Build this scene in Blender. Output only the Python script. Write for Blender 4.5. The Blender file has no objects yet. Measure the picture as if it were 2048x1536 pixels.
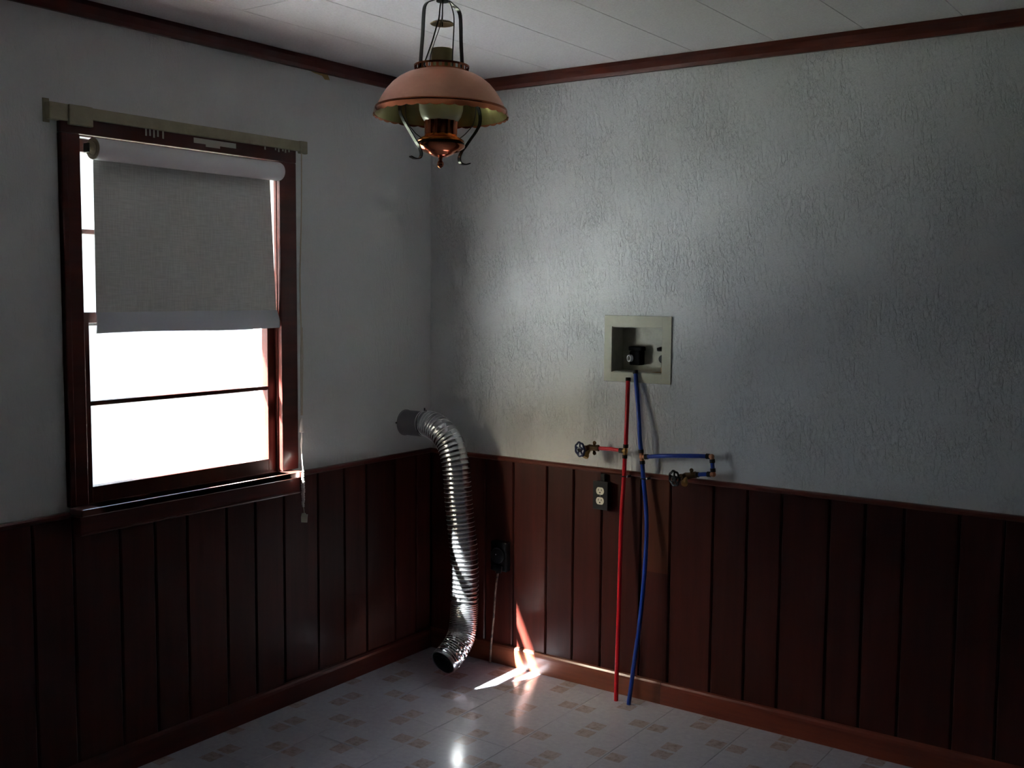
import bpy, bmesh, math, random
from mathutils import Vector, Matrix
random.seed(7)
R2 = math.radians
sc = bpy.context.scene

# ------------------------------------------------------------------ camera
cam_d = bpy.data.cameras.new('camera')
cam = bpy.data.objects.new('camera', cam_d)
sc.collection.objects.link(cam)
sc.camera = cam
cam_d.sensor_width = 36.0
cam_d.lens = 2171.0 / 2048.0 * 36.0
cam_d.clip_start = 0.05
r_, u_, f_ = Vector((0.8172, 0.5763, 0.0079)), Vector((-0.0555, 0.0650, 0.9963)), Vector((-0.5737, 0.8146, -0.0851))
m = Matrix((r_, u_, -f_)).transposed().to_4x4()
m.translation = Vector((3.0157, -3.6639, 1.5716))
cam.matrix_world = m

# ------------------------------------------------------------------ light
SUN_DIR = Vector((0.457, 1.0, -0.955)).normalized()      # the way the sunlight travels
world = bpy.data.worlds.new('world'); sc.world = world; world.use_nodes = True
wn = world.node_tree.nodes; wl = world.node_tree.links
bg = wn['Background']
sky = wn.new('ShaderNodeTexSky'); sky.sky_type = 'NISHITA'
sky.sun_disc = False
sky.sun_elevation = math.asin(-SUN_DIR.z)
sky.sun_rotation = math.atan2(-SUN_DIR.x, -SUN_DIR.y)
sky.air_density = 1.3; sky.dust_density = 8.0; sky.ozone_density = 1.0
wl.new(sky.outputs[0], bg.inputs[0]); bg.inputs[1].default_value = 0.14
sun_d = bpy.data.lights.new('sun', 'SUN'); sun_d.energy = 27.0; sun_d.angle = R2(0.55)
sun_d.color = (1.0, 0.98, 0.96)
sun = bpy.data.objects.new('sun', sun_d); sc.collection.objects.link(sun)
sun.rotation_euler = SUN_DIR.to_track_quat('-Z', 'Y').to_euler()
sun.location = (-2, -5, 5)
# sampling portal in the window opening: gives off no light of its own
po_d = bpy.data.lights.new('window_portal', 'AREA'); po_d.shape = 'RECTANGLE'; po_d.size = 0.80; po_d.size_y = 1.13
po_d.cycles.is_portal = True
po = bpy.data.objects.new('window_portal', po_d); sc.collection.objects.link(po)
po.matrix_world = Matrix.Translation((-0.135, -1.288, 1.46)) @ Vector((1, 0, 0)).to_track_quat('-Z', 'Y').to_matrix().to_4x4()

sc.view_settings.view_transform = 'Standard'; sc.view_settings.look = 'None'
sc.view_settings.gamma = 1.0; sc.view_settings.use_curve_mapping = False
sc.view_settings.exposure = 3.43
sc.cycles.max_bounces = 12; sc.cycles.diffuse_bounces = 7; sc.cycles.glossy_bounces = 5
sc.cycles.transparent_max_bounces = 12
sc.cycles.sample_clamp_indirect = 6.0
sc.cycles.use_denoising = True

# ------------------------------------------------------------------ materials
def mat(name, color, rough=0.5, metal=0.0, spec=0.5, coat=0.0, coat_rough=0.1, build=None, trans=0.0):
    m = bpy.data.materials.new(name); m.use_nodes = True
    b = m.node_tree.nodes['Principled BSDF']
    b.inputs['Base Color'].default_value = (*color, 1)
    b.inputs['Roughness'].default_value = rough
    b.inputs['Metallic'].default_value = metal
    b.inputs['Specular IOR Level'].default_value = spec
    b.inputs['Coat Weight'].default_value = coat
    b.inputs['Coat Roughness'].default_value = coat_rough
    if build: build(m.node_tree, m.node_tree.nodes, m.node_tree.links, b)
    return m

def ramp(n, pts):
    r = n.new('ShaderNodeValToRGB'); e = r.color_ramp.elements
    e[0].position, e[0].color = pts[0][0], (*pts[0][1], 1)
    e[1].position, e[1].color = pts[-1][0], (*pts[-1][1], 1)
    for p, c in pts[1:-1]:
        x = e.new(p); x.color = (*c, 1)
    return r

def coords(n, l, scale=(1, 1, 1), which='Object'):
    t = n.new('ShaderNodeTexCoord'); mp = n.new('ShaderNodeMapping')
    mp.inputs['Scale'].default_value = scale
    l.new(t.outputs[which], mp.inputs[0]); return mp.outputs[0]

def noise(n, l, vec, scale, detail=4, rough=0.5):
    x = n.new('ShaderNodeTexNoise'); x.inputs['Scale'].default_value = scale
    x.inputs['Detail'].default_value = detail; x.inputs['Roughness'].default_value = rough
    l.new(vec, x.inputs['Vector']); return x.outputs['Fac']

def math_n(n, l, op, a, b=None, c=None):
    x = n.new('ShaderNodeMath'); x.operation = op
    for i, v in enumerate((a, b, c)):
        if v is None: continue
        if isinstance(v, (int, float)): x.inputs[i].default_value = v
        else: l.new(v, x.inputs[i])
    return x.outputs[0]

def plaster(strong):
    def f(t, n, l, b):
        v = coords(n, l, (1, 1, 1))
        vs = coords(n, l, (1, 1, 0.30))
        fine = noise(n, l, v, 160, 5, 0.7)
        big = noise(n, l, vs, 44, 5, 0.60)
        # ragged upright trowel ridges: thin crests where a stretched noise crosses its middle value
        rid = math_n(n, l, 'ABSOLUTE', math_n(n, l, 'SUBTRACT', big, 0.5))
        rid = math_n(n, l, 'SMOOTH_MIN', math_n(n, l, 'MULTIPLY', rid, 9.0), 1.0, 0.2)
        mask = noise(n, l, v, 5.0, 3)
        mk = n.new('ShaderNodeMapRange'); mk.inputs[1].default_value = 0.30; mk.inputs[2].default_value = 0.62
        l.new(mask, mk.inputs[0])
        sub = math_n(n, l, 'MULTIPLY', math_n(n, l, 'SUBTRACT', 1.0, rid), mk.outputs[0])
        h = math_n(n, l, 'ADD', math_n(n, l, 'MULTIPLY', sub, strong), math_n(n, l, 'MULTIPLY', fine, 0.40))
        h = math_n(n, l, 'ADD', h, math_n(n, l, 'MULTIPLY', big, 0.5))
        bp = n.new('ShaderNodeBump'); bp.inputs['Distance'].default_value = 0.0034; bp.inputs['Strength'].default_value = 1.0
        l.new(h, bp.inputs['Height']); l.new(bp.outputs[0], b.inputs['Normal'])
        st = noise(n, l, v, 2.2, 4)
        rp = ramp(n, [(0.3, (0.69, 0.71, 0.71)), (0.7, (0.76, 0.78, 0.78))]); l.new(st, rp.inputs[0])
        l.new(rp.outputs[0], b.inputs['Base Color'])
    return f
M = {}
M['plaster_r'] = mat('white_textured_plaster', (0.68, 0.68, 0.67), 0.85, spec=0.25, build=plaster(1.0))
M['plaster_l'] = mat('white_stippled_plaster', (0.66, 0.66, 0.65), 0.85, spec=0.25, build=plaster(0.25))

def wood(c1, c2, axis=2, sc_=1.0):
    def f(t, n, l, b):
        s = [24, 24, 24]; s[axis] = 1.6
        info = n.new('ShaderNodeObjectInfo')
        off = n.new('ShaderNodeVectorMath'); off.operation = 'ADD'
        v = coords(n, l, tuple(x * sc_ for x in s))
        cmb = n.new('ShaderNodeCombineXYZ')
        for i in range(3): l.new(math_n(n, l, 'MULTIPLY', info.outputs['Random'], 37.0), cmb.inputs[i])
        l.new(v, off.inputs[0]); l.new(cmb.outputs[0], off.inputs[1])
        g = noise(n, l, off.outputs[0], 1.0, 6, 0.65)
        rp = ramp(n, [(0.28, c1), (0.72, c2)]); l.new(g, rp.inputs[0])
        hs = n.new('ShaderNodeHueSaturation')
        l.new(math_n(n, l, 'ADD', 0.80, math_n(n, l, 'MULTIPLY', info.outputs['Random'], 0.4)), hs.inputs['Value'])
        l.new(rp.outputs[0], hs.inputs['Color']); l.new(hs.outputs[0], b.inputs['Base Color'])
        bp = n.new('ShaderNodeBump'); bp.inputs['Distance'].default_value = 0.0012; bp.inputs['Strength'].default_value = 0.35
        l.new(noise(n, l, v, 0.6, 3), bp.inputs['Height']); l.new(bp.outputs[0], b.inputs['Normal'])
        l.new(bp.outputs[0], b.inputs['Coat Normal'])
    return f
M['plank'] = mat('dark_red_brown_varnish', (0.07, 0.015, 0.012), 0.42, spec=0.25, coat=0.16, coat_rough=0.25, build=wood((0.032, 0.0049, 0.0035), (0.064, 0.0115, 0.0072)))
M['plank_h'] = mat('red_brown_trim_varnish', (0.09, 0.02, 0.012), 0.40, spec=0.3, coat=0.22, coat_rough=0.22, build=wood((0.050, 0.008, 0.007), (0.10, 0.017, 0.012), 1))
M['trim_x'] = mat('red_brown_trim_varnish_across', (0.09, 0.02, 0.012), 0.40, spec=0.3, coat=0.22, coat_rough=0.22, build=wood((0.075, 0.015, 0.010), (0.17, 0.036, 0.019), 0))
M['base_x'] = mat('brown_baseboard', (0.2, 0.06, 0.03), 0.40, spec=0.4, coat=0.6, coat_rough=0.16, build=wood((0.10, 0.022, 0.010), (0.20, 0.055, 0.026), 0))  # lighter brown and glossier than the board that continues it

M['sill'] = mat('glossy_sill_varnish', (0.1, 0.03, 0.02), 0.3, coat=1.0, coat_rough=0.10, build=wood((0.11, 0.035, 0.030), (0.20, 0.075, 0.062), 1))
def two_tone(t, n, l, b):
    v = coords(n, l, (24, 24, 1.6))
    g = noise(n, l, v, 1.0, 6, 0.65)
    a = ramp(n, [(0.28, (0.032, 0.0049, 0.0035)), (0.72, (0.064, 0.0115, 0.0072))]); l.new(g, a.inputs[0])
    c = ramp(n, [(0.28, (0.060, 0.016, 0.007)), (0.72, (0.115, 0.032, 0.014))]); l.new(g, c.inputs[0])
    tc = n.new('ShaderNodeTexCoord'); sp = n.new('ShaderNodeSeparateXYZ'); l.new(tc.outputs['Object'], sp.inputs[0])
    up = math_n(n, l, 'GREATER_THAN', sp.outputs[2], 0.505)
    mx = n.new('ShaderNodeMix'); mx.data_type = 'RGBA'
    l.new(up, mx.inputs[0]); l.new(a.outputs[0], mx.inputs[6]); l.new(c.outputs[0], mx.inputs[7])
    l.new(mx.outputs[2], b.inputs['Base Color'])
M['plank_two'] = mat('two_tone_plank_varnish', (0.08, 0.02, 0.01), 0.42, spec=0.25, coat=0.16, coat_rough=0.25, build=two_tone)
M['panel'] = mat('light_absorbing_panelling', (0.06, 0.02, 0.014), 0.5, build=wood((0.045, 0.012, 0.008), (0.085, 0.025, 0.015)))  # invented dark finish for the unseen walls, to cut bounced light
M['dark_back'] = mat('dark_backing', (0.008, 0.005, 0.004), 0.8, spec=0.1)

# floor: one 12 inch tile, four small tan squares printed against its edge middles
def floor_tile(t, n, l, b):
    tc = n.new('ShaderNodeTexCoord'); sp = n.new('ShaderNodeSeparateXYZ'); l.new(tc.outputs['Object'], sp.inputs[0])
    info = n.new('ShaderNodeObjectInfo')
    ax = math_n(n, l, 'ABSOLUTE', sp.outputs[0]); ay = math_n(n, l, 'ABSOLUTE', sp.outputs[1])
    vadd = n.new('ShaderNodeVectorMath'); vadd.operation = 'ADD'
    l.new(tc.outputs['Object'], vadd.inputs[0]); l.new(info.outputs['Location'], vadd.inputs[1])
    wob = math_n(n, l, 'MULTIPLY', math_n(n, l, 'SUBTRACT', noise(n, l, vadd.outputs[0], 120, 3), 0.5), 0.006)
    def sq(u, v):
        a = math_n(n, l, 'LESS_THAN', math_n(n, l, 'ADD', math_n(n, l, 'ABSOLUTE', math_n(n, l, 'SUBTRACT', u, 0.1145)), wob), 0.0305)
        c = math_n(n, l, 'LESS_THAN', math_n(n, l, 'ADD', v, wob), 0.0305)
        return math_n(n, l, 'MULTIPLY', a, c)
    mask = math_n(n, l, 'MAXIMUM', sq(ax, ay), sq(ay, ax))
    # faint printed line framing a small square in the tile middle
    mott = noise(n, l, vadd.outputs[0], 45, 6, 0.7)
    blot = noise(n, l, vadd.outputs[0], 9, 4, 0.6)
    base = ramp(n, [(0.3, (0.34, 0.35, 0.415)), (0.7, (0.41, 0.42, 0.485))]); l.new(mott, base.inputs[0])
    tan = ramp(n, [(0.36, (0.22, 0.165, 0.15)), (0.48, (0.31, 0.26, 0.25)), (0.7, (0.37, 0.33, 0.33))]); l.new(mott, tan.inputs[0])
    mx = n.new('ShaderNodeMix'); mx.data_type = 'RGBA'
    l.new(math_n(n, l, 'MULTIPLY', mask, math_n(n, l, 'ADD', 0.55, math_n(n, l, 'MULTIPLY', blot, 0.6))), mx.inputs[0])
    l.new(base.outputs[0], mx.inputs[6]); l.new(tan.outputs[0], mx.inputs[7])
    l.new(mx.outputs[2], b.inputs['Base Color'])
    rr = n.new('ShaderNodeMapRange'); rr.inputs[3].default_value = 0.10; rr.inputs[4].default_value = 0.24
    l.new(noise(n, l, vadd.outputs[0], 3.0, 5), rr.inputs[0]); l.new(rr.outputs[0], b.inputs['Roughness'])
    bp = n.new('ShaderNodeBump'); bp.inputs['Distance'].default_value = 0.0009; bp.inputs['Strength'].default_value = 0.3
    l.new(noise(n, l, vadd.outputs[0], 26, 3), bp.inputs['Height']); l.new(bp.outputs[0], b.inputs['Normal'])
M['tile'] = mat('glossy_vinyl_tile', (0.62, 0.6, 0.6), 0.16, spec=0.55, build=floor_tile)
M['joint'] = mat('tile_joint', (0.58, 0.58, 0.62), 0.5)

def ceil_tile(t, n, l, b):
    v = coords(n, l)
    h = noise(n, l, v, 130, 6, 0.75)
    bp = n.new('ShaderNodeBump'); bp.inputs['Distance'].default_value = 0.0018; bp.inputs['Strength'].default_value = 0.8
    l.new(h, bp.inputs['Height']); l.new(bp.outputs[0], b.inputs['Normal'])
    rp = ramp(n, [(0.3, (0.66, 0.65, 0.66)), (0.6, (0.78, 0.77, 0.78))]); l.new(h, rp.inputs[0])
    l.new(rp.outputs[0], b.inputs['Base Color'])
M['ceil'] = mat('white_fibre_ceiling_tile', (0.75, 0.75, 0.75), 0.9, spec=0.1, build=ceil_tile)
M['gap'] = mat('ceiling_gap', (0.10, 0.09, 0.08), 0.9)

def metal_crinkle(t, n, l, b):
    v = coords(n, l)
    bp = n.new('ShaderNodeBump'); bp.inputs['Distance'].default_value = 0.0016; bp.inputs['Strength'].default_value = 0.5
    l.new(noise(n, l, v, 90, 5, 0.6), bp.inputs['Height']); l.new(bp.outputs[0], b.inputs['Normal'])
M['foil'] = mat('crinkled_aluminium_foil', (0.56, 0.58, 0.62), 0.26, metal=1.0, build=metal_crinkle)
M['wire_rib'] = mat('bright_duct_wire', (0.85, 0.86, 0.88), 0.3, metal=1.0)
M['galv'] = mat('dull_galvanised_steel', (0.30, 0.29, 0.31), 0.6, metal=0.5)
M['duct_in'] = mat('duct_inside', (0.30, 0.33, 0.36), 0.3, metal=1.0)

def pale_plastic(c, amt=0.06):
    def f(t, n, l, b):
        v = coords(n, l)
        rp = ramp(n, [(0.3, tuple(x * (1 - amt * 2) for x in c)), (0.7, c)])
        l.new(noise(n, l, v, 22, 5, 0.65), rp.inputs[0]); l.new(rp.outputs[0], b.inputs['Base Color'])
    return f
M['beige'] = mat('aged_beige_plastic', (0.50, 0.49, 0.36), 0.5, build=pale_plastic((0.47, 0.47, 0.36)))
M['box_in'] = mat('box_inner_plastic', (0.55, 0.55, 0.45), 0.5, build=pale_plastic((0.46, 0.46, 0.38), 0.15))
M['cream'] = mat('cream_paint', (0.34, 0.31, 0.2), 0.55, build=pale_plastic((0.36, 0.33, 0.22), 0.12))
M['ivory'] = mat('ivory_plastic', (0.82, 0.78, 0.64), 0.35)
M['black'] = mat('black_plastic', (0.010, 0.011, 0.013), 0.5, spec=0.3)
M['shaded_valve'] = mat('dull_black_valve', (0.006, 0.006, 0.007), 0.9, spec=0.05)  # dark valve colour, with the shade of the recess put into it
M['black_gloss'] = mat('black_enamelled_iron', (0.012, 0.013, 0.014), 0.25, spec=0.6)
M['black_metal'] = mat('black_crimp_ring', (0.015, 0.013, 0.013), 0.45, metal=0.4)
M['red'] = mat('red_pex_pipe', (0.62, 0.010, 0.022), 0.32, spec=0.5)
M['blue'] = mat('blue_pex_pipe', (0.010, 0.050, 0.34), 0.32, spec=0.5)
M['brass'] = mat('tarnished_brass', (0.55, 0.33, 0.12), 0.32, metal=1.0, build=metal_crinkle)
M['bronze'] = mat('brown_bronze', (0.16, 0.10, 0.05), 0.42, metal=0.9)
M['copper_fit'] = mat('copper_fitting', (0.62, 0.28, 0.16), 0.35, metal=1.0)
M['navy'] = mat('navy_enamel', (0.008, 0.014, 0.07), 0.3, spec=0.6)
M['silver'] = mat('silver_metal', (0.75, 0.77, 0.8), 0.25, metal=1.0)
M['ring'] = mat('pale_metal_ring', (0.75, 0.77, 0.80), 0.4, spec=0.6)
M['steel_dark'] = mat('dark_steel', (0.05, 0.05, 0.05), 0.5, metal=0.7)
M['screw'] = mat('bright_screw', (0.8, 0.8, 0.8), 0.25, metal=1.0)

def copper(t, n, l, b):
    v = coords(n, l, (1, 1, 2))
    rp = ramp(n, [(0.3, (0.72, 0.35, 0.25)), (0.7, (0.87, 0.47, 0.35))])
    l.new(noise(n, l, v, 7, 5, 0.6), rp.inputs[0]); l.new(rp.outputs[0], b.inputs['Base Color'])
M['copper'] = mat('satin_copper_shade', (0.72, 0.33, 0.2), 0.42, metal=0.85, build=copper)
M['copper_gloss'] = mat('polished_copper', (0.68, 0.22, 0.11), 0.14, metal=1.0)
M['brass_in'] = mat('shade_brass_lining', (0.55, 0.48, 0.20), 0.22, metal=0.9)
M['opal'] = mat('opal_glass_globe', (0.62, 0.64, 0.52), 0.22, spec=0.6)
M['amber'] = mat('amber_frosted_chimney', (0.34, 0.28, 0.13), 0.3, spec=0.5)
M['cord_dark'] = mat('dark_lamp_wire', (0.02, 0.012, 0.010), 0.5)

def weave(t, n, l, b):
    v1 = coords(n, l, (1, 220, 14)); v2 = coords(n, l, (1, 14, 220))
    s = math_n(n, l, 'ADD', noise(n, l, v1, 1.2, 4), noise(n, l, v2, 1.2, 4))
    rp = ramp(n, [(0.40, (0.66, 0.67, 0.65)), (0.60, (0.80, 0.81, 0.79))])
    l.new(math_n(n, l, 'MULTIPLY', s, 0.5), rp.inputs[0]); l.new(rp.outputs[0], b.inputs['Base Color'])
    bp = n.new('ShaderNodeBump'); bp.inputs['Distance'].default_value = 0.0006; bp.inputs['Strength'].default_value = 0.5
    l.new(s, bp.inputs['Height']); l.new(bp.outputs[0], b.inputs['Normal'])
M['blind'] = mat('woven_grey_blind_cloth', (0.42, 0.42, 0.37), 0.9, spec=0.1, build=weave)
def backlit(m, amount, color):
    # thin cloth lets a little of the daylight behind it through
    n, l = m.node_tree.nodes, m.node_tree.links
    tr = n.new('ShaderNodeBsdfTranslucent'); tr.inputs[0].default_value = (*color, 1)
    mx = n.new('ShaderNodeMixShader'); mx.inputs[0].default_value = amount
    l.new(n['Principled BSDF'].outputs[0], mx.inputs[1]); l.new(tr.outputs[0], mx.inputs[2])
    l.new(mx.outputs[0], n['Material Output'].inputs[0])
backlit(M['blind'], 0.014, (0.8, 0.82, 0.75))
M['hem'] = mat('blind_hem_vinyl', (0.66, 0.68, 0.72), 0.5)
backlit(M['hem'], 0.05, (0.8, 0.85, 0.95))
M['vinyl'] = mat('white_blind_vinyl', (0.80, 0.81, 0.85), 0.45)
M['cord'] = mat('pale_woven_cord', (0.60, 0.52, 0.40), 0.8)
M['white_cord'] = mat('white_cotton_cord', (0.85, 0.84, 0.8), 0.8)
M['siding'] = mat('outside_wall_render', (0.50, 0.52, 0.55), 0.9)
def bounce_paving(t, n, l, b):
    v = coords(n, l)
    rp = ramp(n, [(0.35, (0.23, 0.25, 0.28)), (0.65, (0.31, 0.34, 0.38))])
    l.new(noise(n, l, v, 3, 8, 0.7), rp.inputs[0]); l.new(rp.outputs[0], b.inputs['Base Color'])
M['ground'] = mat('pale_bounce_paving', (0.42, 0.41, 0.38), 0.55, spec=0.55, build=bounce_paving)  # invented glossy paving outdoors that bounces sunlight into the room
def lawn(t, n, l, b):
    v = coords(n, l)
    rp = ramp(n, [(0.35, (0.09, 0.10, 0.08)), (0.65, (0.19, 0.21, 0.17))])
    l.new(noise(n, l, v, 5, 8, 0.7), rp.inputs[0]); l.new(rp.outputs[0], b.inputs['Base Color'])
M['lawn'] = mat('dry_lawn', (0.09, 0.12, 0.05), 0.95, spec=0.1, build=lawn)
M['eave'] = mat('eave_paint', (0.6, 0.6, 0.58), 0.8)
M['white_frame'] = mat('white_frame_paint', (0.72, 0.71, 0.70), 0.5)
M['patch'] = mat('yellowed_peeling_paper', (0.40, 0.28, 0.11), 0.8)
M['white_paint'] = mat('white_paint_drip', (0.50, 0.47, 0.42), 0.7)

def glass_mat():
    m = bpy.data.materials.new('window_glass'); m.use_nodes = True
    n, l = m.node_tree.nodes, m.node_tree.links
    n.remove(n['Principled BSDF'])
    tr = n.new('ShaderNodeBsdfTransparent'); tr.inputs[0].default_value = (0.96, 0.98, 0.97, 1)
    gl = n.new('ShaderNodeBsdfGlossy'); gl.inputs['Roughness'].default_value = 0.02
    fr = n.new('ShaderNodeLayerWeight')       # its facing output is the same on both sides of the pane
    f5 = math_n(n, l, 'ADD', 0.03, math_n(n, l, 'MULTIPLY', math_n(n, l, 'POWER', fr.outputs['Facing'], 5.0), 0.6))
    mx = n.new('ShaderNodeMixShader')
    l.new(f5, mx.inputs[0]); l.new(tr.outputs[0], mx.inputs[1]); l.new(gl.outputs[0], mx.inputs[2])
    l.new(mx.outputs[0], n['Material Output'].inputs[0])
    return m
M['glass'] = glass_mat()

# ------------------------------------------------------------------ mesh helpers
class MB:
    def __init__(s): s.bm = bmesh.new()
    def box(s, a, b, bev=0.0):
        t = bmesh.new()
        x0, y0, z0 = [min(a[i], b[i]) for i in range(3)]; x1, y1, z1 = [max(a[i], b[i]) for i in range(3)]
        vs = [t.verts.new(p) for p in ((x0,y0,z0),(x1,y0,z0),(x1,y1,z0),(x0,y1,z0),(x0,y0,z1),(x1,y0,z1),(x1,y1,z1),(x0,y1,z1))]
        for q in ((3,2,1,0),(4,5,6,7),(0,1,5,4),(1,2,6,5),(2,3,7,6),(3,0,4,7)): t.faces.new([vs[i] for i in q])
        if bev > 0: bmesh.ops.bevel(t, geom=list(t.edges), offset=bev, segments=2, affect='EDGES', profile=0.5)
        s.merge(t); return s
    def merge(s, t, mtx=None):
        if mtx: bmesh.ops.transform(t, matrix=mtx, verts=t.verts)
        me = bpy.data.meshes.new('tmp'); t.to_mesh(me); t.free(); s.bm.from_mesh(me); bpy.data.meshes.remove(me)
    def lathe(s, prof, c=(0, 0, 0), n=32, axis=None, cap=False, flute=None):
        """prof: (radius, height) pairs turned about an axis through c (default upright)"""
        t = bmesh.new(); rings = []
        for k, (r, h) in enumerate(prof):
            ring = []
            for i in range(n):
                a = 2 * math.pi * i / n
                rr = r * (1 + (flute(a, k) if flute else 0))
                ring.append(t.verts.new((rr * math.cos(a), rr * math.sin(a), h)))
            rings.append(ring)
        for k in range(len(rings) - 1):
            for i in range(n):
                j = (i + 1) % n
                t.faces.new((rings[k][i], rings[k][j], rings[k+1][j], rings[k+1][i]))
        if cap:
            t.faces.new(list(reversed(rings[0]))); t.faces.new(rings[-1])
        mt = Matrix.Translation(c)
        if axis is not None: mt = mt @ Vector(axis).to_track_quat('Z', 'Y').to_matrix().to_4x4()
        s.merge(t, mt); return s
    def cyl(s, a, b, r, n=20, r2=None):
        a, b = Vector(a), Vector(b); d = b - a
        r2 = r if r2 is None else r2
        s.lathe([(r, 0), (r2, d.length)], a, n, d, True); return s
    def tube(s, pts, r, n=12, cap=True, flat=None, up=None):
        """swept tube; r number or list; flat=(w,t) makes a strip of that width and thickness"""
        t = bmesh.new(); P = [Vector(p) for p in pts]; rings = []
        prev = None
        for k, p in enumerate(P):
            d = (P[min(k+1, len(P)-1)] - P[max(k-1, 0)]).normalized()
            if up is not None: x = Vector(up); x = (x - d * x.dot(d)).normalized()
            elif prev is None:
                x = Vector((0, 0, 1)) if abs(d.z) < 0.9 else Vector((1, 0, 0)); x = (x - d * x.dot(d)).normalized()
            else: x = (prev - d * prev.dot(d)).normalized()
            prev = x; y = d.cross(x)
            rr = r[k] if isinstance(r, (list, tuple)) else r
            if flat:
                w, h = flat
                ring = [t.verts.new(p + x * sx * w / 2 + y * sy * h / 2) for sx, sy in ((1,1),(-1,1),(-1,-1),(1,-1))]
            else:
                ring = [t.verts.new(p + (x * math.cos(2*math.pi*i/n) + y * math.sin(2*math.pi*i/n)) * rr) for i in range(n)]
            rings.append(ring)
        nn = len(rings[0])
        for k in range(len(rings) - 1):
            for i in range(nn):
                j = (i + 1) % nn
                t.faces.new((rings[k][i], rings[k][j], rings[k+1][j], rings[k+1][i]))
        if cap:
            t.faces.new(list(reversed(rings[0]))); t.faces.new(rings[-1])
        s.merge(t); return s
    def torus(s, c, R, r, axis=(0, 0, 1), n=28, m_=8):
        q = Vector(axis).to_track_quat('Z', 'Y')
        pts = [Vector(c) + q @ Vector((R * math.cos(2*math.pi*i/n), R * math.sin(2*math.pi*i/n), 0)) for i in range(n + 1)]
        return s.tube(pts, r, m_, cap=False)
    def sphere(s, c, r, sc_=(1, 1, 1), n=20):
        t = bmesh.new(); bmesh.ops.create_uvsphere(t, u_segments=n, v_segments=n // 2 + 2, radius=r)
        s.merge(t, Matrix.Translation(c) @ Matrix.Diagonal((*sc_, 1))); return s
    def prism(s, poly, mtx, h):
        """polygon in its own xy plane, raised by h along z, then placed by mtx"""
        t = bmesh.new(); a = [t.verts.new((x, y, 0)) for x, y in poly]; b = [t.verts.new((x, y, h)) for x, y in poly]
        t.faces.new(list(reversed(a))); t.faces.new(b)
        for i in range(len(a)):
            j = (i + 1) % len(a); t.faces.new((a[i], a[j], b[j], b[i]))
        s.merge(t, mtx); return s

def smooth_path(pts, per=8):
    P = [Vector(p) for p in pts]; out = []
    for i in range(len(P) - 1):
        p0, p1, p2, p3 = P[max(i-1, 0)], P[i], P[i+1], P[min(i+2, len(P)-1)]
        for k in range(per):
            t = k / per
            out.append(0.5 * ((2*p1) + (p2-p0)*t + (2*p0-5*p1+4*p2-p3)*t*t + (3*p1-p0-3*p2+p3)*t**3))
    out.append(P[-1]); return out

def obj(name, mb, m, parent=None, smooth=False, origin=None):
    me = bpy.data.meshes.new(name)
    bm = mb.bm
    bmesh.ops.recalc_face_normals(bm, faces=bm.faces)
    if origin is not None: bmesh.ops.translate(bm, vec=-Vector(origin), verts=bm.verts)
    bm.to_mesh(me); bm.free()
    me.materials.append(m)
    if smooth:
        for p in me.polygons: p.use_smooth = True
        me.set_sharp_from_angle(angle=R2(40))
    o = bpy.data.objects.new(name, me); sc.collection.objects.link(o)
    if origin is not None: o.location = Vector(origin)
    if parent:
        o.parent = parent
        o.matrix_parent_inverse = Matrix.Translation(-parent_world(parent))
    return o

def parent_world(p):
    v = Vector(p.location)
    q = p
    while q.parent:
        q = q.parent
        # children are given world coordinates; their own matrix_parent_inverse cancels the ancestors
        return v
    return v

def thing(name, label, cat, loc, group=None):
    o = bpy.data.objects.new(name, None); sc.collection.objects.link(o)
    o.location = loc; o.empty_display_size = 0.1
    o['label'] = label; o['category'] = cat
    if group: o['group'] = group
    return o
def struct(name, mb, m, **k):
    o = obj(name, mb, m, **k); o['kind'] = 'structure'; return o
def struct_empty(name, loc=(0, 0, 0)):
    o = bpy.data.objects.new(name, None); sc.collection.objects.link(o); o.location = loc; o['kind'] = 'structure'; return o

# ------------------------------------------------------------------ room shell
X1, Y1, H = 5.20, -6.20, 2.44
OY0, OY1, OZ0, OZ1 = -1.700, -0.876, 0.868, 2.045         # hole for the window

# floor: slab and vinyl tiles
floor = struct('floor', MB().box((-0.12, Y1 - .1, -0.10), (X1 + .1, 0.12, -0.0035)), M['joint'])
T = 0.305; TX0, TY0 = 0.0045, -0.090
full = None
i0 = -1
for i in range(i0, 14):
    for j in range(-1, 14):
        xa, xb = TX0 + i * T, TX0 + (i + 1) * T
        yb, ya = TY0 - j * T, TY0 - (j + 1) * T
        cx, cy = (xa + xb) / 2, (ya + yb) / 2
        g = 0.0006
        cxa, cxb, cya, cyb = max(xa + g, 0.001), min(xb - g, X1 - .001), max(ya + g, Y1 + .001), min(yb - g, -0.001)
        if cxb - cxa < 0.01 or cyb - cya < 0.01: continue
        whole = (cxa, cxb, cya, cyb) == (xa + g, xb - g, ya + g, yb - g)
        if whole and full:
            o = bpy.data.objects.new('tile', full); sc.collection.objects.link(o)
            o.location = (cx, cy, 0); o.parent = floor
        else:
            o = obj('tile', MB().box((cxa, cya, -0.0034), (cxb, cyb, 0.0), 0.0006), M['tile'], floor, origin=(cx, cy, 0))
            if whole: full = o.data

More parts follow.
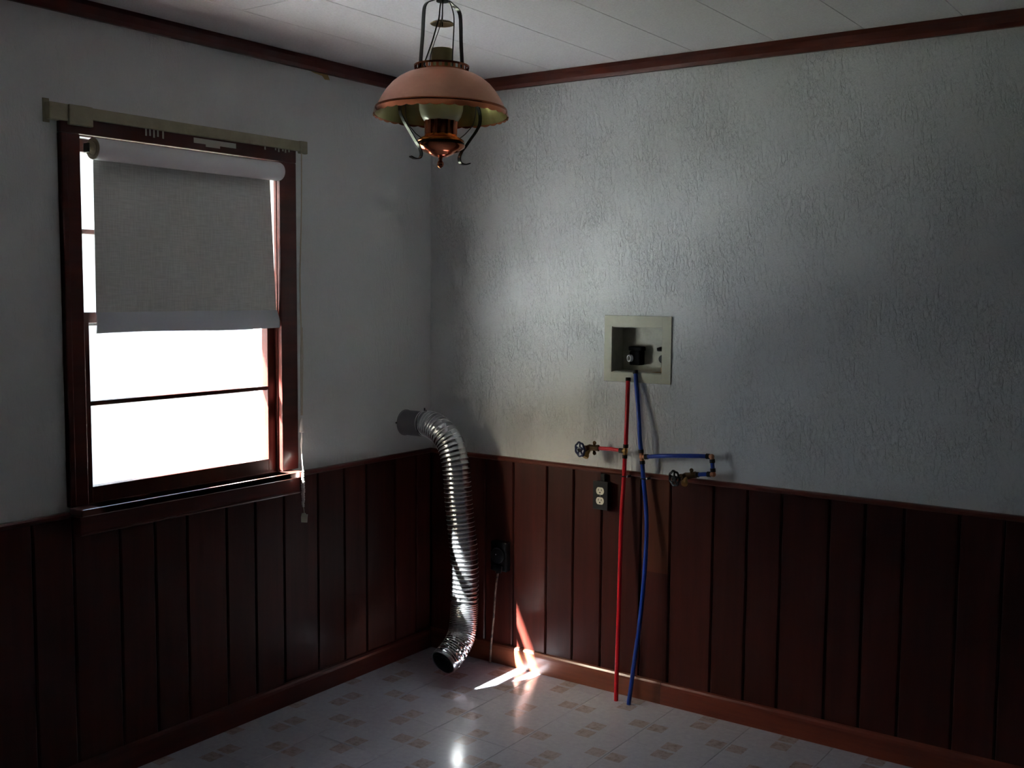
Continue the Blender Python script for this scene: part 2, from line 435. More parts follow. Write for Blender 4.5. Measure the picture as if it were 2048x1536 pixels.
# ceiling: slab and long fibre planks twelve inches wide
ceiling = struct('ceiling', MB().box((-0.12, Y1 - .1, H + 0.004), (X1 + .1, 0.12, H + 0.12)), M['gap'])
CW = 0.3075
for i in range(0, 18):
    xa, xb = 0.005 + i * CW, min(0.005 + (i + 1) * CW, X1 - .001)
    if i == 0: xa = 0.001
    if xb - xa < .02: continue
    cuts = [-0.001, -1.31, -3.75, Y1 + .001] if i % 2 else [-0.001, -2.23, -4.63, Y1 + .001]
    if i == 0: cuts = [-0.001, -2.23, -4.63, Y1 + .001]
    for a, b in zip(cuts[:-1], cuts[1:]):
        obj('tile', MB().box((xa + .0009, b + .0009, H), (xb - .0009, a - .0009, H + .0045), 0.0009), M['ceil'], ceiling)

# left wall (with the window) and right wall (with the water pipes); two more close the room behind the camera
wl_ = MB()
wl_.box((-0.12, Y1, -0.1), (0, OY0, H)).box((-0.12, OY1, -0.1), (0, 0.12, H))
wl_.box((-0.12, OY0, -0.1), (0, OY1, OZ0)).box((-0.12, OY0, OZ1), (0, OY1, H))
wall_left = struct('wall_left', wl_, M['plaster_l'])
BX0, BX1, BZ0, BZ1 = 0.909, 1.129, 1.262, 1.441          # hole for the outlet box
wr_ = MB()
wr_.box((0, 0, -0.1), (BX0, 0.12, H)).box((BX1, 0, -0.1), (X1, 0.12, H))
wr_.box((BX0, 0, -0.1), (BX1, 0.12, BZ0)).box((BX0, 0, BZ1), (BX1, 0.12, H))
wall_right = struct('wall_right', wr_, M['plaster_r'])
struct('wall_rear', MB().box((-0.12, Y1 - 0.1, -0.1), (X1 + 0.1, Y1, H)), M['panel'])
struct('wall_near', MB().box((X1, Y1, -0.1), (X1 + 0.1, 0.12, H)), M['panel'])
# outside skin and the roof overhang above the window
struct('wall_outside', MB().box((-0.135, Y1, -0.5), (-0.121, OY0, 3.0)).box((-0.135, OY1, -0.5), (-0.121, 0.3, 3.0))
       .box((-0.135, OY0, -0.5), (-0.121, OY1, OZ0)).box((-0.135, OY0, OZ1), (-0.121, OY1, 3.0)), M['siding'])
struct('roof_eave', MB().box((-0.58, -6.5, 2.460), (-0.136, 1.2, 2.60)), M['eave'])
struct('light_blocking_wall', MB().box((-9.0, -8.5, -0.5), (-6.5, 14.0, 3.6)).prism([(-9.3, 3.6), (-6.2, 3.6), (-7.75, 5.0)], Matrix(((1, 0, 0, 0), (0, 0, 1, -8.8), (0, 1, 0, 0), (0, 0, 0, 1))), 23.1), M['siding'])  # unseen building added to hold back daylight from straight across
struct('ground', MB().box((-40, -40, -0.75), (-0.14, 40, -0.5)), M['lawn'])
struct('path', MB().box((-1.55, -3.6, -0.499), (-0.14, 12, -0.47), .01), M['ground'])  # unseen pale strip added to bounce sunlight up to the ceiling
struct('bounce_pavement', MB().box((-6.4, -16.0, -0.499), (-0.14, -3.61, -0.47), .01), M['ground'])  # unseen paving added, widened sunward to throw light onto the right wall

# ------------------------------------------------------------------ wainscot planks
W0, W1 = 0.060, 0.866
obj('backing_board', MB().box((0.0005, Y1, 0.0), (0.004, -0.0, W1)), M['dark_back'], wall_left)
obj('backing_board', MB().box((0.0, -0.004, 0.0), (X1, -0.0005, W1)), M['dark_back'], wall_right)
def plank(side, a, b, m):
    g = 0.0022; ch = 0.0045; a, b = a + g, b - g; d0, d1 = 0.004, 0.0155
    prof = [(a, d0), (a, d1 - ch * .9), (a + ch, d1), (b - ch, d1), (b, d1 - ch * .9), (b, d0)]
    if side == 'R':     # along x, facing -y
        mt = Matrix(((1, 0, 0, 0), (0, -1, 0, 0), (0, 0, 1, W0), (0, 0, 0, 1))); par = wall_right
    else:               # along y, facing +x
        mt = Matrix(((0, 1, 0, 0), (1, 0, 0, 0), (0, 0, 1, W0), (0, 0, 0, 1))); par = wall_left
    return obj('plank', MB().prism(prof, mt, W1 - W0), m, par)
xs = [0.016, 0.168, 0.313, 0.457, 0.624, 0.752, 0.883, 1.058, 1.182, 1.357, 1.490, 1.618, 1.790, 1.912, 2.041, 2.214, 2.348, 2.476]
wd = [0.172, 0.128, 0.132]; k = 0
while xs[-1] + wd[k % 3] < X1: xs.append(xs[-1] + wd[k % 3]); k += 1
for a, b in zip(xs[:-1], xs[1:]):
    two = abs(a - 1.058) < 1e-6
    p = plank('R', a, b, M['plank_two'] if two else M['plank'])
    if two: p['label'] = 'plank with a lighter brown unpainted upper part'
ys = [-0.016, -0.112, -0.250, -0.427, -0.556, -0.703, -0.879, -1.018, -1.150, -1.320, -1.449, -1.582, -1.747, -1.881, -2.012]; k = 0
while ys[-1] - wd[k % 3] > Y1: ys.append(ys[-1] - wd[k % 3]); k += 1
for a, b in zip(ys[:-1], ys[1:]): plank('L', b, a, M['plank'])

# cap rails along the wainscot
def rail_profile(side, y0, y1, z0, z1, d, m, name):
    mb = MB(); h = z1 - z0
    prof = [(0.0005, z0), (d * .75, z0), (d, z0 + h * .25), (d, z1 - h * .3), (d * .8, z1), (0.0005, z1)]
    if side == 'L': mt = Matrix(((1, 0, 0, 0), (0, 0, 1, y0), (0, 1, 0, 0), (0, 0, 0, 1)))
    else: mt = Matrix(((0, 0, 1, y0), (-1, 0, 0, 0), (0, 1, 0, 0), (0, 0, 0, 1)))
    mb.prism(prof, mt, y1 - y0)
    return struct(name, mb, m)
rail_profile('L', OY1 + .075, 0.0, 0.8655, 0.884, 0.022, M['plank_h'], 'trim_1')
rail_profile('L', Y1, -1.757, 0.8655, 0.884, 0.022, M['plank_h'], 'trim_2')
rail_profile('R', 0.0, X1, 0.8655, 0.884, 0.022, M['trim_x'], 'trim_3')
# crown strips under the ceiling
rail_profile('L', Y1, 0.0, 2.388, H - .0005, 0.02, M['plank_h'], 'trim_4')
rail_profile('R', 0.0, X1, 2.388, H - .0005, 0.02, M['trim_x'], 'trim_5')
# baseboards with a rounded upper edge
def base(side, a, b, m, name):
    prof = [(0.0155, 0.0), (0.030, 0.0), (0.030, 0.066), (0.0285, 0.076), (0.0245, 0.083), (0.0155, 0.086)]
    if side == 'L': mt = Matrix(((1, 0, 0, 0), (0, 0, 1, a), (0, 1, 0, 0), (0, 0, 0, 1)))
    else: mt = Matrix(((0, 0, 1, a), (-1, 0, 0, 0), (0, 1, 0, 0), (0, 0, 0, 1)))
    return struct(name, MB().prism(prof, mt, b - a), m)
base('L', Y1, -0.0, M['plank_h'], 'baseboard_left')
bb = base('R', 0.0, 1.160, M['base_x'], 'baseboard_right')
b2 = MB(); prof = [(0.0155, 0.0), (0.030, 0.0), (0.030, 0.066), (0.0285, 0.076), (0.0245, 0.083), (0.0155, 0.086)]
b2.prism(prof, Matrix(((0, 0, 1, 1.1612), (-1, 0, 0, 0), (0, 1, 0, 0), (0, 0, 0, 1))), X1 - 1.1612)
obj('board', b2, M['trim_x'], bb)

# peeled paper under the left crown strip and a staple in the wainscot
mb = MB(); mb.prism([(0, 0), (0.10, 0.004), (0.115, -0.022), (0.09, -0.024), (0.075, -0.012), (0.03, -0.008)], Matrix(((0, 0, 1, 0.001), (1, 0, 0, -0.725), (0, 1, 0, 2.392), (0, 0, 0, 1))), 0.0015)
obj('peeled_strip', mb, M['patch'], wall_left)
obj('staple', MB().box((0.0155, -0.080, 0.797), (0.0175, -0.0785, 0.817)), M['screw'], wall_left)

# ------------------------------------------------------------------ window
win = struct_empty('window_1', (-0.05, -1.288, 0.9))
JY0, JY1, JZ1 = -1.688, -0.888, 2.033
jb = MB()
for y0_, y1_ in ((OY0, JY0), (JY1, OY1)): jb.box((-0.046, y0_, 0.868), (-0.0005, y1_, 1.498)).box((-0.012, y0_, 1.498), (-0.0005, y1_, OZ1))
jb.box((-0.012, JY0, JZ1), (-0.0005, JY1, OZ1))
obj('jamb', jb, M['plank_h'], win)
jb = MB()
for y0_, y1_ in ((OY0, JY0), (JY1, OY1)): jb.box((-0.13, y0_, 0.868), (-0.0465, y1_, OZ1)).box((-0.0465, y0_, 1.4985), (-0.0125, y1_, OZ1))
jb.box((-0.13, JY0, JZ1), (-0.0125, JY1, OZ1)).box((-0.16, JY0, 0.866), (-0.046, JY1, 0.884))
jl = obj('jamb_liner', jb, M['white_frame'], win); jl['label'] = 'pale outer jamb and sash track'
cs = MB()
cs.box((0.0005, -1.757, 0.898), (0.020, JY0 - .004, 2.035), 0.003)
cs.box((0.0005, -1.757, 0.898), (0.024, -1.737, 2.035), 0.003)
obj('casing', cs, M['plank_h'], win)
cs = MB(); cs.box((0.0005, JY1 + .002, 0.898), (0.020, -0.806, 2.035), 0.003)
obj('casing', cs, M['plank_h'], win)
cs = MB(); cs.box((0.0005, -1.757, 2.0352), (0.021, -0.806, 2.085), 0.003)
obj('casing', cs, M['plank_h'], win)
st = MB()
st.box((-0.012, JY0 + .001, 0.872), (0.068, JY1 - .001, 0.8955), 0.003).box((0.0005, -1.748, 0.872), (0.068, -0.828, 0.8955), 0.004)
obj('window_sill', st, M['sill'], win)
ap = MB(); ap.box((0.016, -1.746, 0.812), (0.052, -0.830, 0.8715), 0.003)
ap.tube([(0.050, -1.744, 0.816), (0.050, -0.832, 0.816)], 0.005, 8)
obj('apron', ap, M['plank_h'], win)
# sashes
def sash(name, x0, x1, y0, y1, z0, z1, wl, wr, zb, zt, mz, mt_):
    s = obj(name, MB().box((x0, y0, z0), (x1, y0 + wl, z1), 0.002).box((x0, y1 - wr, z0), (x1, y1, z1), 0.002)
            .box((x0, y0 + wl - .001, z0), (x1, y1 - wr + .001, zb), 0.002).box((x0, y0 + wl - .001, zt), (x1, y1 - wr + .001, z1), 0.002), mt_, win)
    obj('muntin', MB().box((x0 + .001, y0 + wl, mz - .0075), (x1 - .001, y1 - wr, mz + .0075), 0.002), mt_, s)
    xm = (x0 + x1) / 2
    obj('pane', MB().box((xm - .0015, y0 + wl - .001, zb - .001), (xm + .0015, y1 - wr + .001, mz - .0073)), M['glass'], s)
    obj('pane', MB().box((xm - .0015, y0 + wl - .001, mz + .0073), (xm + .0015, y1 - wr + .001, zt + .001)), M['glass'], s)
    return s
sash('lower_sash', -0.045, -0.013, JY0 + .001, JY1 - .001, 0.8845, 1.496, 0.032, 0.036, 0.946, 1.462, 1.2095, M['plank'])
sash('upper_sash', -0.082, -0.048, JY0 + .001, JY1 - .001, 1.452, 2.0325, 0.036, 0.036, 1.492, 1.992, 1.747, M['plank'])

# cream strip along the casing top, with the paint dabs it left
strip = thing('curtain_rail', 'cream painted flat rail lying along the top of the dark window casing', 'rail', (0.02, -1.275, 2.085))
mb = MB(); mb.box((0.0215, -1.735, 2.080), (0.034, -0.764, 2.116), 0.002)
mb.box((0.021, -1.735, 2.058), (0.0365, -1.655, 2.118), 0.003).box((0.021, -0.800, 2.072), (0.037, -0.762, 2.118), 0.003)
obj('rail', mb, M['cream'], strip)
mb = MB(); mb.box((0.0005, -1.796, 2.068), (0.030, -1.735, 2.118), 0.002).box((0.0005, -1.801, 2.060), (0.004, -1.780, 2.130), 0.001)
obj('end_bracket', mb, M['cream'], strip)
mb = MB()
for y in (-1.46, -1.445, -1.43, -1.415, -1.395): mb.box((0.0212, y, 2.083 - random.uniform(.022, .03)), (0.0222, y + .006, 2.081))
for y in (-0.96, -0.91, -0.895, -0.875, -0.862, -0.845): mb.box((0.0212, y, 2.081 - random.uniform(.008, .018)), (0.0222, y + .006, 2.080))
mb.box((0.0212, -1.27, 2.058), (0.0222, -1.09, 2.075)).box((0.0212, -1.22, 2.050), (0.0222, -1.16, 2.060))
obj('paint_dabs', mb, M['white_paint'], win)['kind'] = 'stuff'

# roller blind
RX, RZ, RR = 0.031, 1.9955, 0.0335
blind = thing('roller_blind', 'grey roller blind half lowered over the bright window', 'blind', (RX, -1.28, RZ))
mb = MB(); n = 28
mb.tube([(RX, -1.655, RZ), (RX, -0.905, RZ), (RX, -0.899, RZ)], [RR, RR, RR * .93], n)
obj('roller', mb, M['vinyl'], blind, smooth=True)
mb = MB(); mb.cyl((RX, -1.658, RZ), (RX, -1.6552, RZ), RR * .97, n).cyl((RX, -1.675, RZ), (RX, -1.658, RZ), 0.006, 12)
mb.torus((RX, -1.658, RZ), RR * .62, 0.0025, (0, 1, 0))
obj('end_cap', mb, M['cream'], blind, smooth=True)
mb = MB(); mb.box((0.0205, -1.683, RZ - .014), (0.046, -1.676, RZ + .014), .002); obj('bracket', mb, M['steel_dark'], blind)
mb = MB(); mb.box((0.0205, -0.893, RZ - .014), (0.046, -0.888, RZ + .014), .002).cyl((RX, -0.899, RZ), (RX, -0.888, RZ), .005, 10); obj('bracket', mb, M['steel_dark'], blind)
def cloth(z0, z1, ya0, ya1, yb0, yb1, thick, ny=44, nz=24, xf=lambda y, z: 0.0, zj=0.0):
    """hanging sheet from z1 (edges ya1, yb1) down to z0 (edges ya0, yb0)"""
    t = bmesh.new(); F = []; B = []
    for k in range(nz + 1):
        v = k / nz; z = z1 + (z0 - z1) * v; f = []; b = []
        for i in range(ny + 1):
            u = i / ny; ya = ya1 + (ya0 - ya1) * v; yb = yb1 + (yb0 - yb1) * v
            y = ya + (yb - ya) * u; x = xf(u, v); zz = z + (zj * math.sin(u * 7) * v if zj else 0)
            f.append(t.verts.new((x + thick, y, zz))); b.append(t.verts.new((x, y, zz)))
        F.append(f); B.append(b)
    for k in range(nz):
        for i in range(ny):
            t.faces.new((F[k][i], F[k+1][i], F[k+1][i+1], F[k][i+1])); t.faces.new((B[k][i+1], B[k+1][i+1], B[k+1][i], B[k][i]))
    for k in range(nz):
        t.faces.new((F[k][0], B[k][0], B[k+1][0], F[k+1][0])); t.faces.new((F[k][ny], F[k+1][ny], B[k+1][ny], B[k][ny]))
    for i in range(ny):
        t.faces.new((F[0][i], F[0][i+1], B[0][i+1], B[0][i])); t.faces.new((F[nz][i], B[nz][i], B[nz][i+1], F[nz][i+1]))
    return t
wave = lambda u, v: -0.0035 + 0.006 * v + 0.0022 * v * math.sin(u * 9 + 1.2) + 0.0012 * math.sin(u * 23) * v
mb = MB(); mb.merge(cloth(1.492, RZ, -1.642, -1.634, -0.893, -0.916, 0.0012, xf=wave)); obj('cloth', mb, M['blind'], blind, smooth=True)
wave2 = lambda u, v: 0.0025 + 0.0022 * math.sin(u * 9 + 1.2) + 0.0012 * math.sin(u * 23) + 0.004 * math.sin(v * math.pi) + (0.006 * max(0, u - .9) * 10 * v)
mb = MB(); mb.merge(cloth(1.430, 1.496, -1.643, -1.642, -0.882, -0.893, 0.005, nz=8, xf=wave2, zj=0.0022)); obj('hem', mb, M['hem'], blind, smooth=True)

# pull cord hanging off the right end of the rail
cord = thing('pull_cord', 'thin pale pull cord hanging down the right side of the window', 'cord', (0.04, -0.795, 2.06))
pts = smooth_path([(0.038, -0.795, 2.073), (0.030, -0.791, 1.85), (0.026, -0.797, 1.607), (0.027, -0.794, 1.42), (0.028, -0.797, 1.30), (0.030, -0.800, 1.10)], 6)
obj('cord_line', MB().tube(pts, 0.0021, 8), M['cord'], cord, smooth=True)
pts = smooth_path([(0.028, -0.789, 1.43), (0.027, -0.787, 1.33), (0.029, -0.791, 1.22), (0.032, -0.796, 1.10)], 6)
obj('cord_line', MB().tube(pts, 0.0014, 8), M['cord'], cord, smooth=True)
mb = MB(); mb.lathe([(0.004, 0.0), (0.011, -0.004), (0.0105, -0.008), (0.003, -0.052), (0.0015, -0.055)], (0.035, -0.803, 1.075), 16, None, False)
bmesh.ops.transform(mb.bm, matrix=Matrix.Translation((0.035, -0.803, 1.055)) @ Matrix.Rotation(math.pi, 4, 'X') @ Matrix.Translation((-0.035, 0.803, -1.055)), verts=mb.bm.verts)
obj('connector', mb, M['white_cord'], cord, smooth=True)
pts = smooth_path([(0.036, -0.805, 1.04), (0.040, -0.808, 1.008), (0.040, -0.810, .985), (0.055, -0.822, 0.94), (0.080, -0.842, 0.902)], 6)
rr = [0.0015 + 0.0035 * math.exp(-((p.z - 1.0) / 0.022) ** 2) for p in pts]
obj('cord_line', MB().tube(pts, rr, 10), M['white_cord'], cord, smooth=True)
pts = [Vector((0.0810 + 0.0006 * math.sin(k * 1.1), -0.843 + 0.001 * math.sin(k * .6), 0.902 - k * 0.0032)) for k in range(44)]
obj('twisted_tassel', MB().tube(pts, [0.0030 + 0.0016 * abs(math.sin(k * 1.05)) + 0.0026 * math.sin(math.pi * k / 43) for k in range(44)], 8), M['white_cord'], cord, smooth=True)
obj('cord_line', MB().tube(smooth_path([(0.0810, -0.843, 0.766), (0.0815, -0.840, .750), (0.080, -0.838, 0.738)], 4), 0.0013, 8), M['cord'], cord, smooth=True)
mb = MB(); q = Matrix.Translation((0.080, -0.837, 0.722)) @ Matrix.Rotation(R2(35), 4, 'Z')
mb.prism([(-.0115, -.017), (.0105, -.018), (.012, .004), (.013, .013), (.008, .012), (.003, .018), (-.009, .017), (-.012, .002)], q @ Matrix.Rotation(math.pi/2, 4, 'X'), 0.003)
obj('tag', mb, M['ivory'], cord)

# ------------------------------------------------------------------ vent duct
duct = thing('vent_duct', 'shiny flexible foil dryer duct bending out of the wall and down to the floor', 'duct', (0.0, -0.17, 1.01))
mb = MB(); mb.lathe([(0.053, 0.0), (0.053, 0.105), (0.0515, 0.105), (0.0515, 0.0)], (0.001, -0.17, 1.012), 40, (1, 0, 0))
mb.lathe([(0.0555, 0.0), (0.0555, 0.004), (0.0530, 0.006)], (0.0008, -0.17, 1.012), 40, (1, 0, 0))
obj('collar', mb, M['galv'], duct, smooth=True)
ctrl = [(0.098,-0.170,1.013),(0.130,-0.172,1.015),(0.172,-0.176,1.006),(0.218,-0.182,0.983),(0.256,-0.180,0.938),(0.281,-0.182,0.868),(0.292,-0.184,0.796),(0.301,-0.185,0.714),(0.315,-0.186,0.612),(0.331,-0.187,0.510),(0.337,-0.188,0.406),(0.338,-0.190,0.302),(0.341,-0.198,0.220),(0.346,-0.225,0.155),(0.346,-0.275,0.110),(0.343,-0.335,0.080)]
path = smooth_path(ctrl, 40)
# resample evenly
L = [0.0]
for a, b in zip(path[:-1], path[1:]): L.append(L[-1] + (b - a).length)
def at(s):
    s = min(max(s, 0), L[-1] - 1e-6); lo = 0; hi = len(L) - 1
    while hi - lo > 1:
        mid = (lo + hi) // 2
        if L[mid] <= s: lo = mid
        else: hi = mid
    t = (s - L[lo]) / (L[hi] - L[lo] + 1e-9); return path[lo].lerp(path[hi], t)
DR = 0.0565
ribs = []; s = 0.004; 
while s < L[-1] - 0.002:
    ribs.append(s)
    z = at(s).z
    s += 0.0145 if z > 0.95 else (0.0185 if z > 0.29 else (0.0085 if z > 0.14 else 0.013))
step = 0.0012; N = int(L[-1] / step)
pts = []; rad = []
import bisect
for k in range(N + 1):
    s = k * L[-1] / N
    i = bisect.bisect_right(ribs, s) - 1
    ph = 0.5
    if 0 <= i < len(ribs) - 1: ph = (s - ribs[i]) / (ribs[i+1] - ribs[i])
    dist = min(ph, 1 - ph) * 2          # 0 at a wire, 1 halfway between wires
    z = at(s).z
    pts.append(at(s)); rad.append(DR - 0.0022 * (dist ** 0.7) + (-0.0045 * max(0, 1 - s / 0.06)))
t = bmesh.new(); n = 56; rings = []; prev = Vector((0, 0, 1))
rnd = random.Random(3)
crush = [[rnd.uniform(-1, 1) for _ in range(n)] for _ in range(len(ribs) + 2)]
for k, p in enumerate(pts):
    d = (pts[min(k+1, N)] - pts[max(k-1, 0)]).normalized(); x = (prev - d * prev.dot(d)).normalized(); prev = x; y = d.cross(x)
    i = max(0, bisect.bisect_right(ribs, k * L[-1] / N) - 1)
    s = k * L[-1] / N; i2 = min(i + 1, len(ribs) - 1); ph = (s - ribs[i]) / max(1e-6, ribs[i2] - ribs[i]) if i2 > i else 0
    amp = 0.0007 + 0.0062 * max(0, min(1, (0.22 - p.z) / 0.1)) * (1 if p.z > .095 else .3)
    ring = []
    for j in range(n):
        a = 2 * math.pi * j / n
        c_ = crush[i][j] * (1 - ph) + crush[i2][j] * ph
        r = rad[k] + amp * c_ * math.sin(math.pi * ph) ** 0.6 if 0 <= ph <= 1 else rad[k]
        ring.append(t.verts.new(p + (x * math.cos(a) + y * math.sin(a)) * r))
    rings.append(ring)
for k in range(N):
    for j in range(n):
        q = (j + 1) % n; t.faces.new((rings[k][j], rings[k][q], rings[k+1][q], rings[k+1][j]))
mb = MB(); mb.merge(t); obj('hose', mb, M['foil'], duct, smooth=True)
# wire coils standing slightly proud: only where they read as bright lines
mb = MB()
for s in ribs:
    p = at(s); d = (at(s + .003) - at(s - .003)).normalized()
    mb.torus(p, DR - 0.0045 * max(0, 1 - s / 0.06) + .0002, 0.0011, d, 40, 6)
obj('wire_coil', mb, M['wire_rib'], duct, smooth=True)
mb = MB(); e = L[-1]
mb.tube([at(e - .05), at(e - .02), at(e)], DR - 0.004, 40, cap=False)
mb.lathe([(DR - .0042, 0), (DR + .0006, 0), (DR + .0006, .012), (DR - .0042, .012)], at(e) - (at(e) - at(e - .01)).normalized() * .010, 40, (at(e) - at(e - .01)).normalized())
obj('end_ring', mb, M['duct_in'], duct, smooth=True)
# closed darker crumple far inside so that light does not pass along the hose
obj('screw_head', MB().sphere((0.0045, -0.232, 1.016), 0.004, (1, 1, 1), 10), M['steel_dark'], duct)
obj('clamp_tail', MB().box((0.100, -0.166, 1.0655), (0.112, -0.160, 1.072)).box((0.100, -.166, 1.072), (0.103, -.160, 1.080)), M['steel_dark'], duct)

# ------------------------------------------------------------------ washer outlet box in the wall
box = thing('washer_outlet_box', 'beige plastic washer outlet box recessed in the plaster wall', 'outlet box', (1.02, 0.0, 1.23))
FX0, FX1, FZ0, FZ1 = 0.877, 1.166, 1.227, 1.482
IX0, IX1, IZ0, IZ1 = 0.911, 1.127, 1.264, 1.439
mb = MB()
mb.box((FX0, -0.006, FZ0), (IX0, -0.0005, FZ1), .0012).box((IX1, -0.006, FZ0), (FX1, -0.0005, FZ1), .0012)
mb.box((IX0 - .001, -0.006, FZ0), (IX1 + .001, -0.0005, IZ0), .0012).box((IX0 - .001, -0.006, IZ1), (IX1 + .001, -0.0005, FZ1), .0012)
obj('face_frame', mb, M['beige'], box)
mb = MB(); D = 0.085
mb.box((IX0, -.0005, IZ0), (IX0 + .0025, D, IZ1)).box((IX1 - .0025, -.0005, IZ0), (IX1, D, IZ1))
mb.box((IX0, -.0005, IZ0), (IX1, D, IZ0 + .0025)).box((IX0, -.0005, IZ1 - .0025), (IX1, D, IZ1)).box((IX0, D - .003, IZ0), (IX1, D, IZ1))
obj('recess', mb, M['box_in'], box)
v1 = obj('valve', MB().box((0.965, 0.035, 1.290), (1.010, 0.0815, 1.345), .005).box((0.955, .045, 1.345), (1.015, .078, 1.362), .004), M['shaded_valve'], box)
mb = MB(); mb.lathe([(0.0135, -0.006), (0.0135, 0.006), (0.0095, 0.006), (0.0095, -0.006), (0.0135, -0.006)], (0.972, 0.030, 1.317), 24, (-0.45, -1, 0))
obj('outlet_ring', mb, M['ring'], v1, smooth=True)
obj('outlet_ring', MB().cyl((0.975, .042, 1.317), (0.9735, .031, 1.317), .0096, 18), M['black'], v1, smooth=True)
v2 = obj('valve', MB().lathe([(0.0155, 0), (0.0175, .006), (0.0155, .03), (.010, .032)], (1.103, 0.045, 1.318), 20, (0.05, 1, 0), True).box((1.096, .05, 1.27), (1.111, .066, 1.31), .003), M['black'], box, smooth=True)
obj('valve_handle', MB().lathe([(0.004, -.006), (.017, -.004), (.017, .004), (.004, .008)], (1.101, 0.040, 1.357), 18, (0, -.3, 1), True), M['black'], v2, smooth=True)
obj('supply_stub', MB().cyl((1.103, .055, 1.2665), (1.103, .055, 1.285), .009, 14), M['brass'], box, smooth=True)
obj('rust_patch', MB().box((1.070, 0.02, 1.2667), (1.110, 0.062, 1.2672)), M['patch'], box)

# ------------------------------------------------------------------ water pipes
def seg(pts, i0_, i1_): return pts[i0_:i1_ + 1]
def handwheel(parent, c, ax, rm, cm, r=0.0265):
    c = Vector(c); ax = Vector(ax).normalized(); q = ax.to_track_quat('Z', 'Y')
    mb = MB()
    n = 60; pts = []
    for i in range(n + 1):
        a = 2 * math.pi * i / n; rr = r * (1 + 0.055 * math.cos(7 * a)); pts.append(c + q @ Vector((rr * math.cos(a), rr * math.sin(a), 0)))
    mb.tube(pts, 0.0042, 8, cap=False)
    for k in range(5):
        a = 2 * math.pi * k / 5 + .3
        mb.tube([c + q @ Vector((0.006 * math.cos(a), 0.006 * math.sin(a), 0.001)), c + q @ Vector((r * math.cos(a), r * math.sin(a), 0))], 0.0038, 6)
    mb.lathe([(0.010, -.004), (0.010, .003), (.006, .005)], c, 16, ax, True)
    w = obj('handwheel', mb, rm, parent, smooth=True)
    obj('nameplate', MB().lathe([(0.0105, 0.0), (0.0105, 0.0022), (0.004, 0.003)], c + ax * .004, 20, ax, True), cm, w, smooth=True)
    obj('nut', MB().lathe([(0.0036, 0.0), (0.0036, 0.006)], c + ax * .006, 6, ax, True), M['steel_dark'], w)

def valve(parent, inlet, body, wheel, spout, bodym, spoutm, wheelm, platem, ears, name='hose_valve'):
    inlet, body, wheel, spout = Vector(inlet), Vector(body), Vector(wheel), Vector(spout)
    ax = (wheel - body).normalized(); ix = (body - inlet).normalized()
    mb = MB()
    mb.tube([inlet, inlet.lerp(body, .5), body, body + ix * .008], [0.0105, .0115, .0135, .010], 16)
    mb.tube([body - ax * .004, body + ax * .016], [.0130, .0105], 16)
    mb.lathe([(0.0125, 0), (.0125, .009)], body + ax * .015, 6, ax, True)
    mb.cyl(body + ax * .022, wheel - ax * .003, .0048, 12)
    mb.cyl(inlet - ix * .001, inlet + ix * .009, .0125, 20)
    v = obj(name, mb, bodym, parent, smooth=True)
    q = spout - body
    obj('spout', MB().tube([body + q * .2, body + q * .6, spout], [.0095] * 3, 16)
        .lathe([(.0120, -.008), (.0132, 0), (.0112, .006)], spout, 20, q.normalized(), True), spoutm, v, smooth=True)
    em = MB()
    for s in ears:
        c = inlet.lerp(body, .5) + Vector((0.004, -.003, s * .020))
        em.lathe([(.0062, -.0025), (.0078, 0), (.0062, .0025)], c, 16, (0.15, -1, 0), True).tube([inlet.lerp(body, .5), c], .0055, 8)
    obj('lug', em, bodym, v, smooth=True)
    handwheel(v, wheel, ax, wheelm, platem)
    return v
def crimp(parent, p, d, m_=None):
    p, d = Vector(p), Vector(d).normalized()
    obj('crimp_ring', MB().cyl(p - d * .0065, p + d * .0065, .0100, 20), m_ or M['black_metal'], parent, smooth=True)
PR = 0.0082
# hot
hot = thing('hot_water_line', 'red plastic water pipe with a side valve, running from wall box to floor', 'pipe', (1.0087, -0.10, 0.0))
up = smooth_path([(0.9945, -0.022, 1.2426), (1.0020, -0.038, 1.18), (1.0047, -0.045, 1.124), (1.0060, -0.050, 1.05), (1.0046, -0.050, 0.984)], 8)
obj('pipe', MB().tube(up, PR, 18), M['red'], hot, smooth=True)
dn = smooth_path([(1.0012, -0.050, 0.950), (0.9970, -0.046, 0.867), (0.9960, -0.060, 0.70), (1.0033, -0.080, 0.392), (1.0080, -0.098, 0.08), (1.0087, -0.100, 0.001)], 10)
obj('pipe', MB().tube(dn, PR, 18), M['red'], hot, smooth=True)
obj('pipe', MB().tube([(0.990, -.05, .9660), (0.94, -.0505, .9685), (0.886, -.05, .9668)], PR * .92, 18), M['red'], hot, smooth=True)
obj('tee', MB().tube([(1.0044, -.050, .984), (1.0022, -.05, .950)], .0082, 14).tube([(1.003, -.05, .966), (.988, -.05, .966)], .0078, 14)
    .sphere((1.003, -.051, .966), .0105, (1, 1, 1.3), 14), M['brass'], hot, smooth=True)
crimp(hot, (1.0048, -.05, .986), (0, 0, 1)); crimp(hot, (1.0010, -.05, .945), (0, 0, 1)); crimp(hot, (.984, -.05, .966), (1, 0, 0))
crimp(hot, (0.9947, -.0225, 1.239), (.1, -.2, -1)); 
valve(hot, (0.884, -.05, .9668), (0.846, -.055, .9660), (0.831, -.100, .9630), (0.843, -.078, .9350), M['bronze'], M['brass'], M['navy'], M['silver'], (1, -1))
def clip(parent, x, y, z):
    mb = MB(); mb.torus((x, y, z), .0105, .0022, (0, 0, 1), 20, 6).box((x + .008, y, z - .004), (x + .019, -.0235, z + .004), .001)
    c = obj('pipe_clip', mb, M['black'], parent)
    obj('screw', MB().sphere((x + .014, y - .0015, z), .0035, (1, 1, 1.4), 10), M['screw'], c, smooth=True)
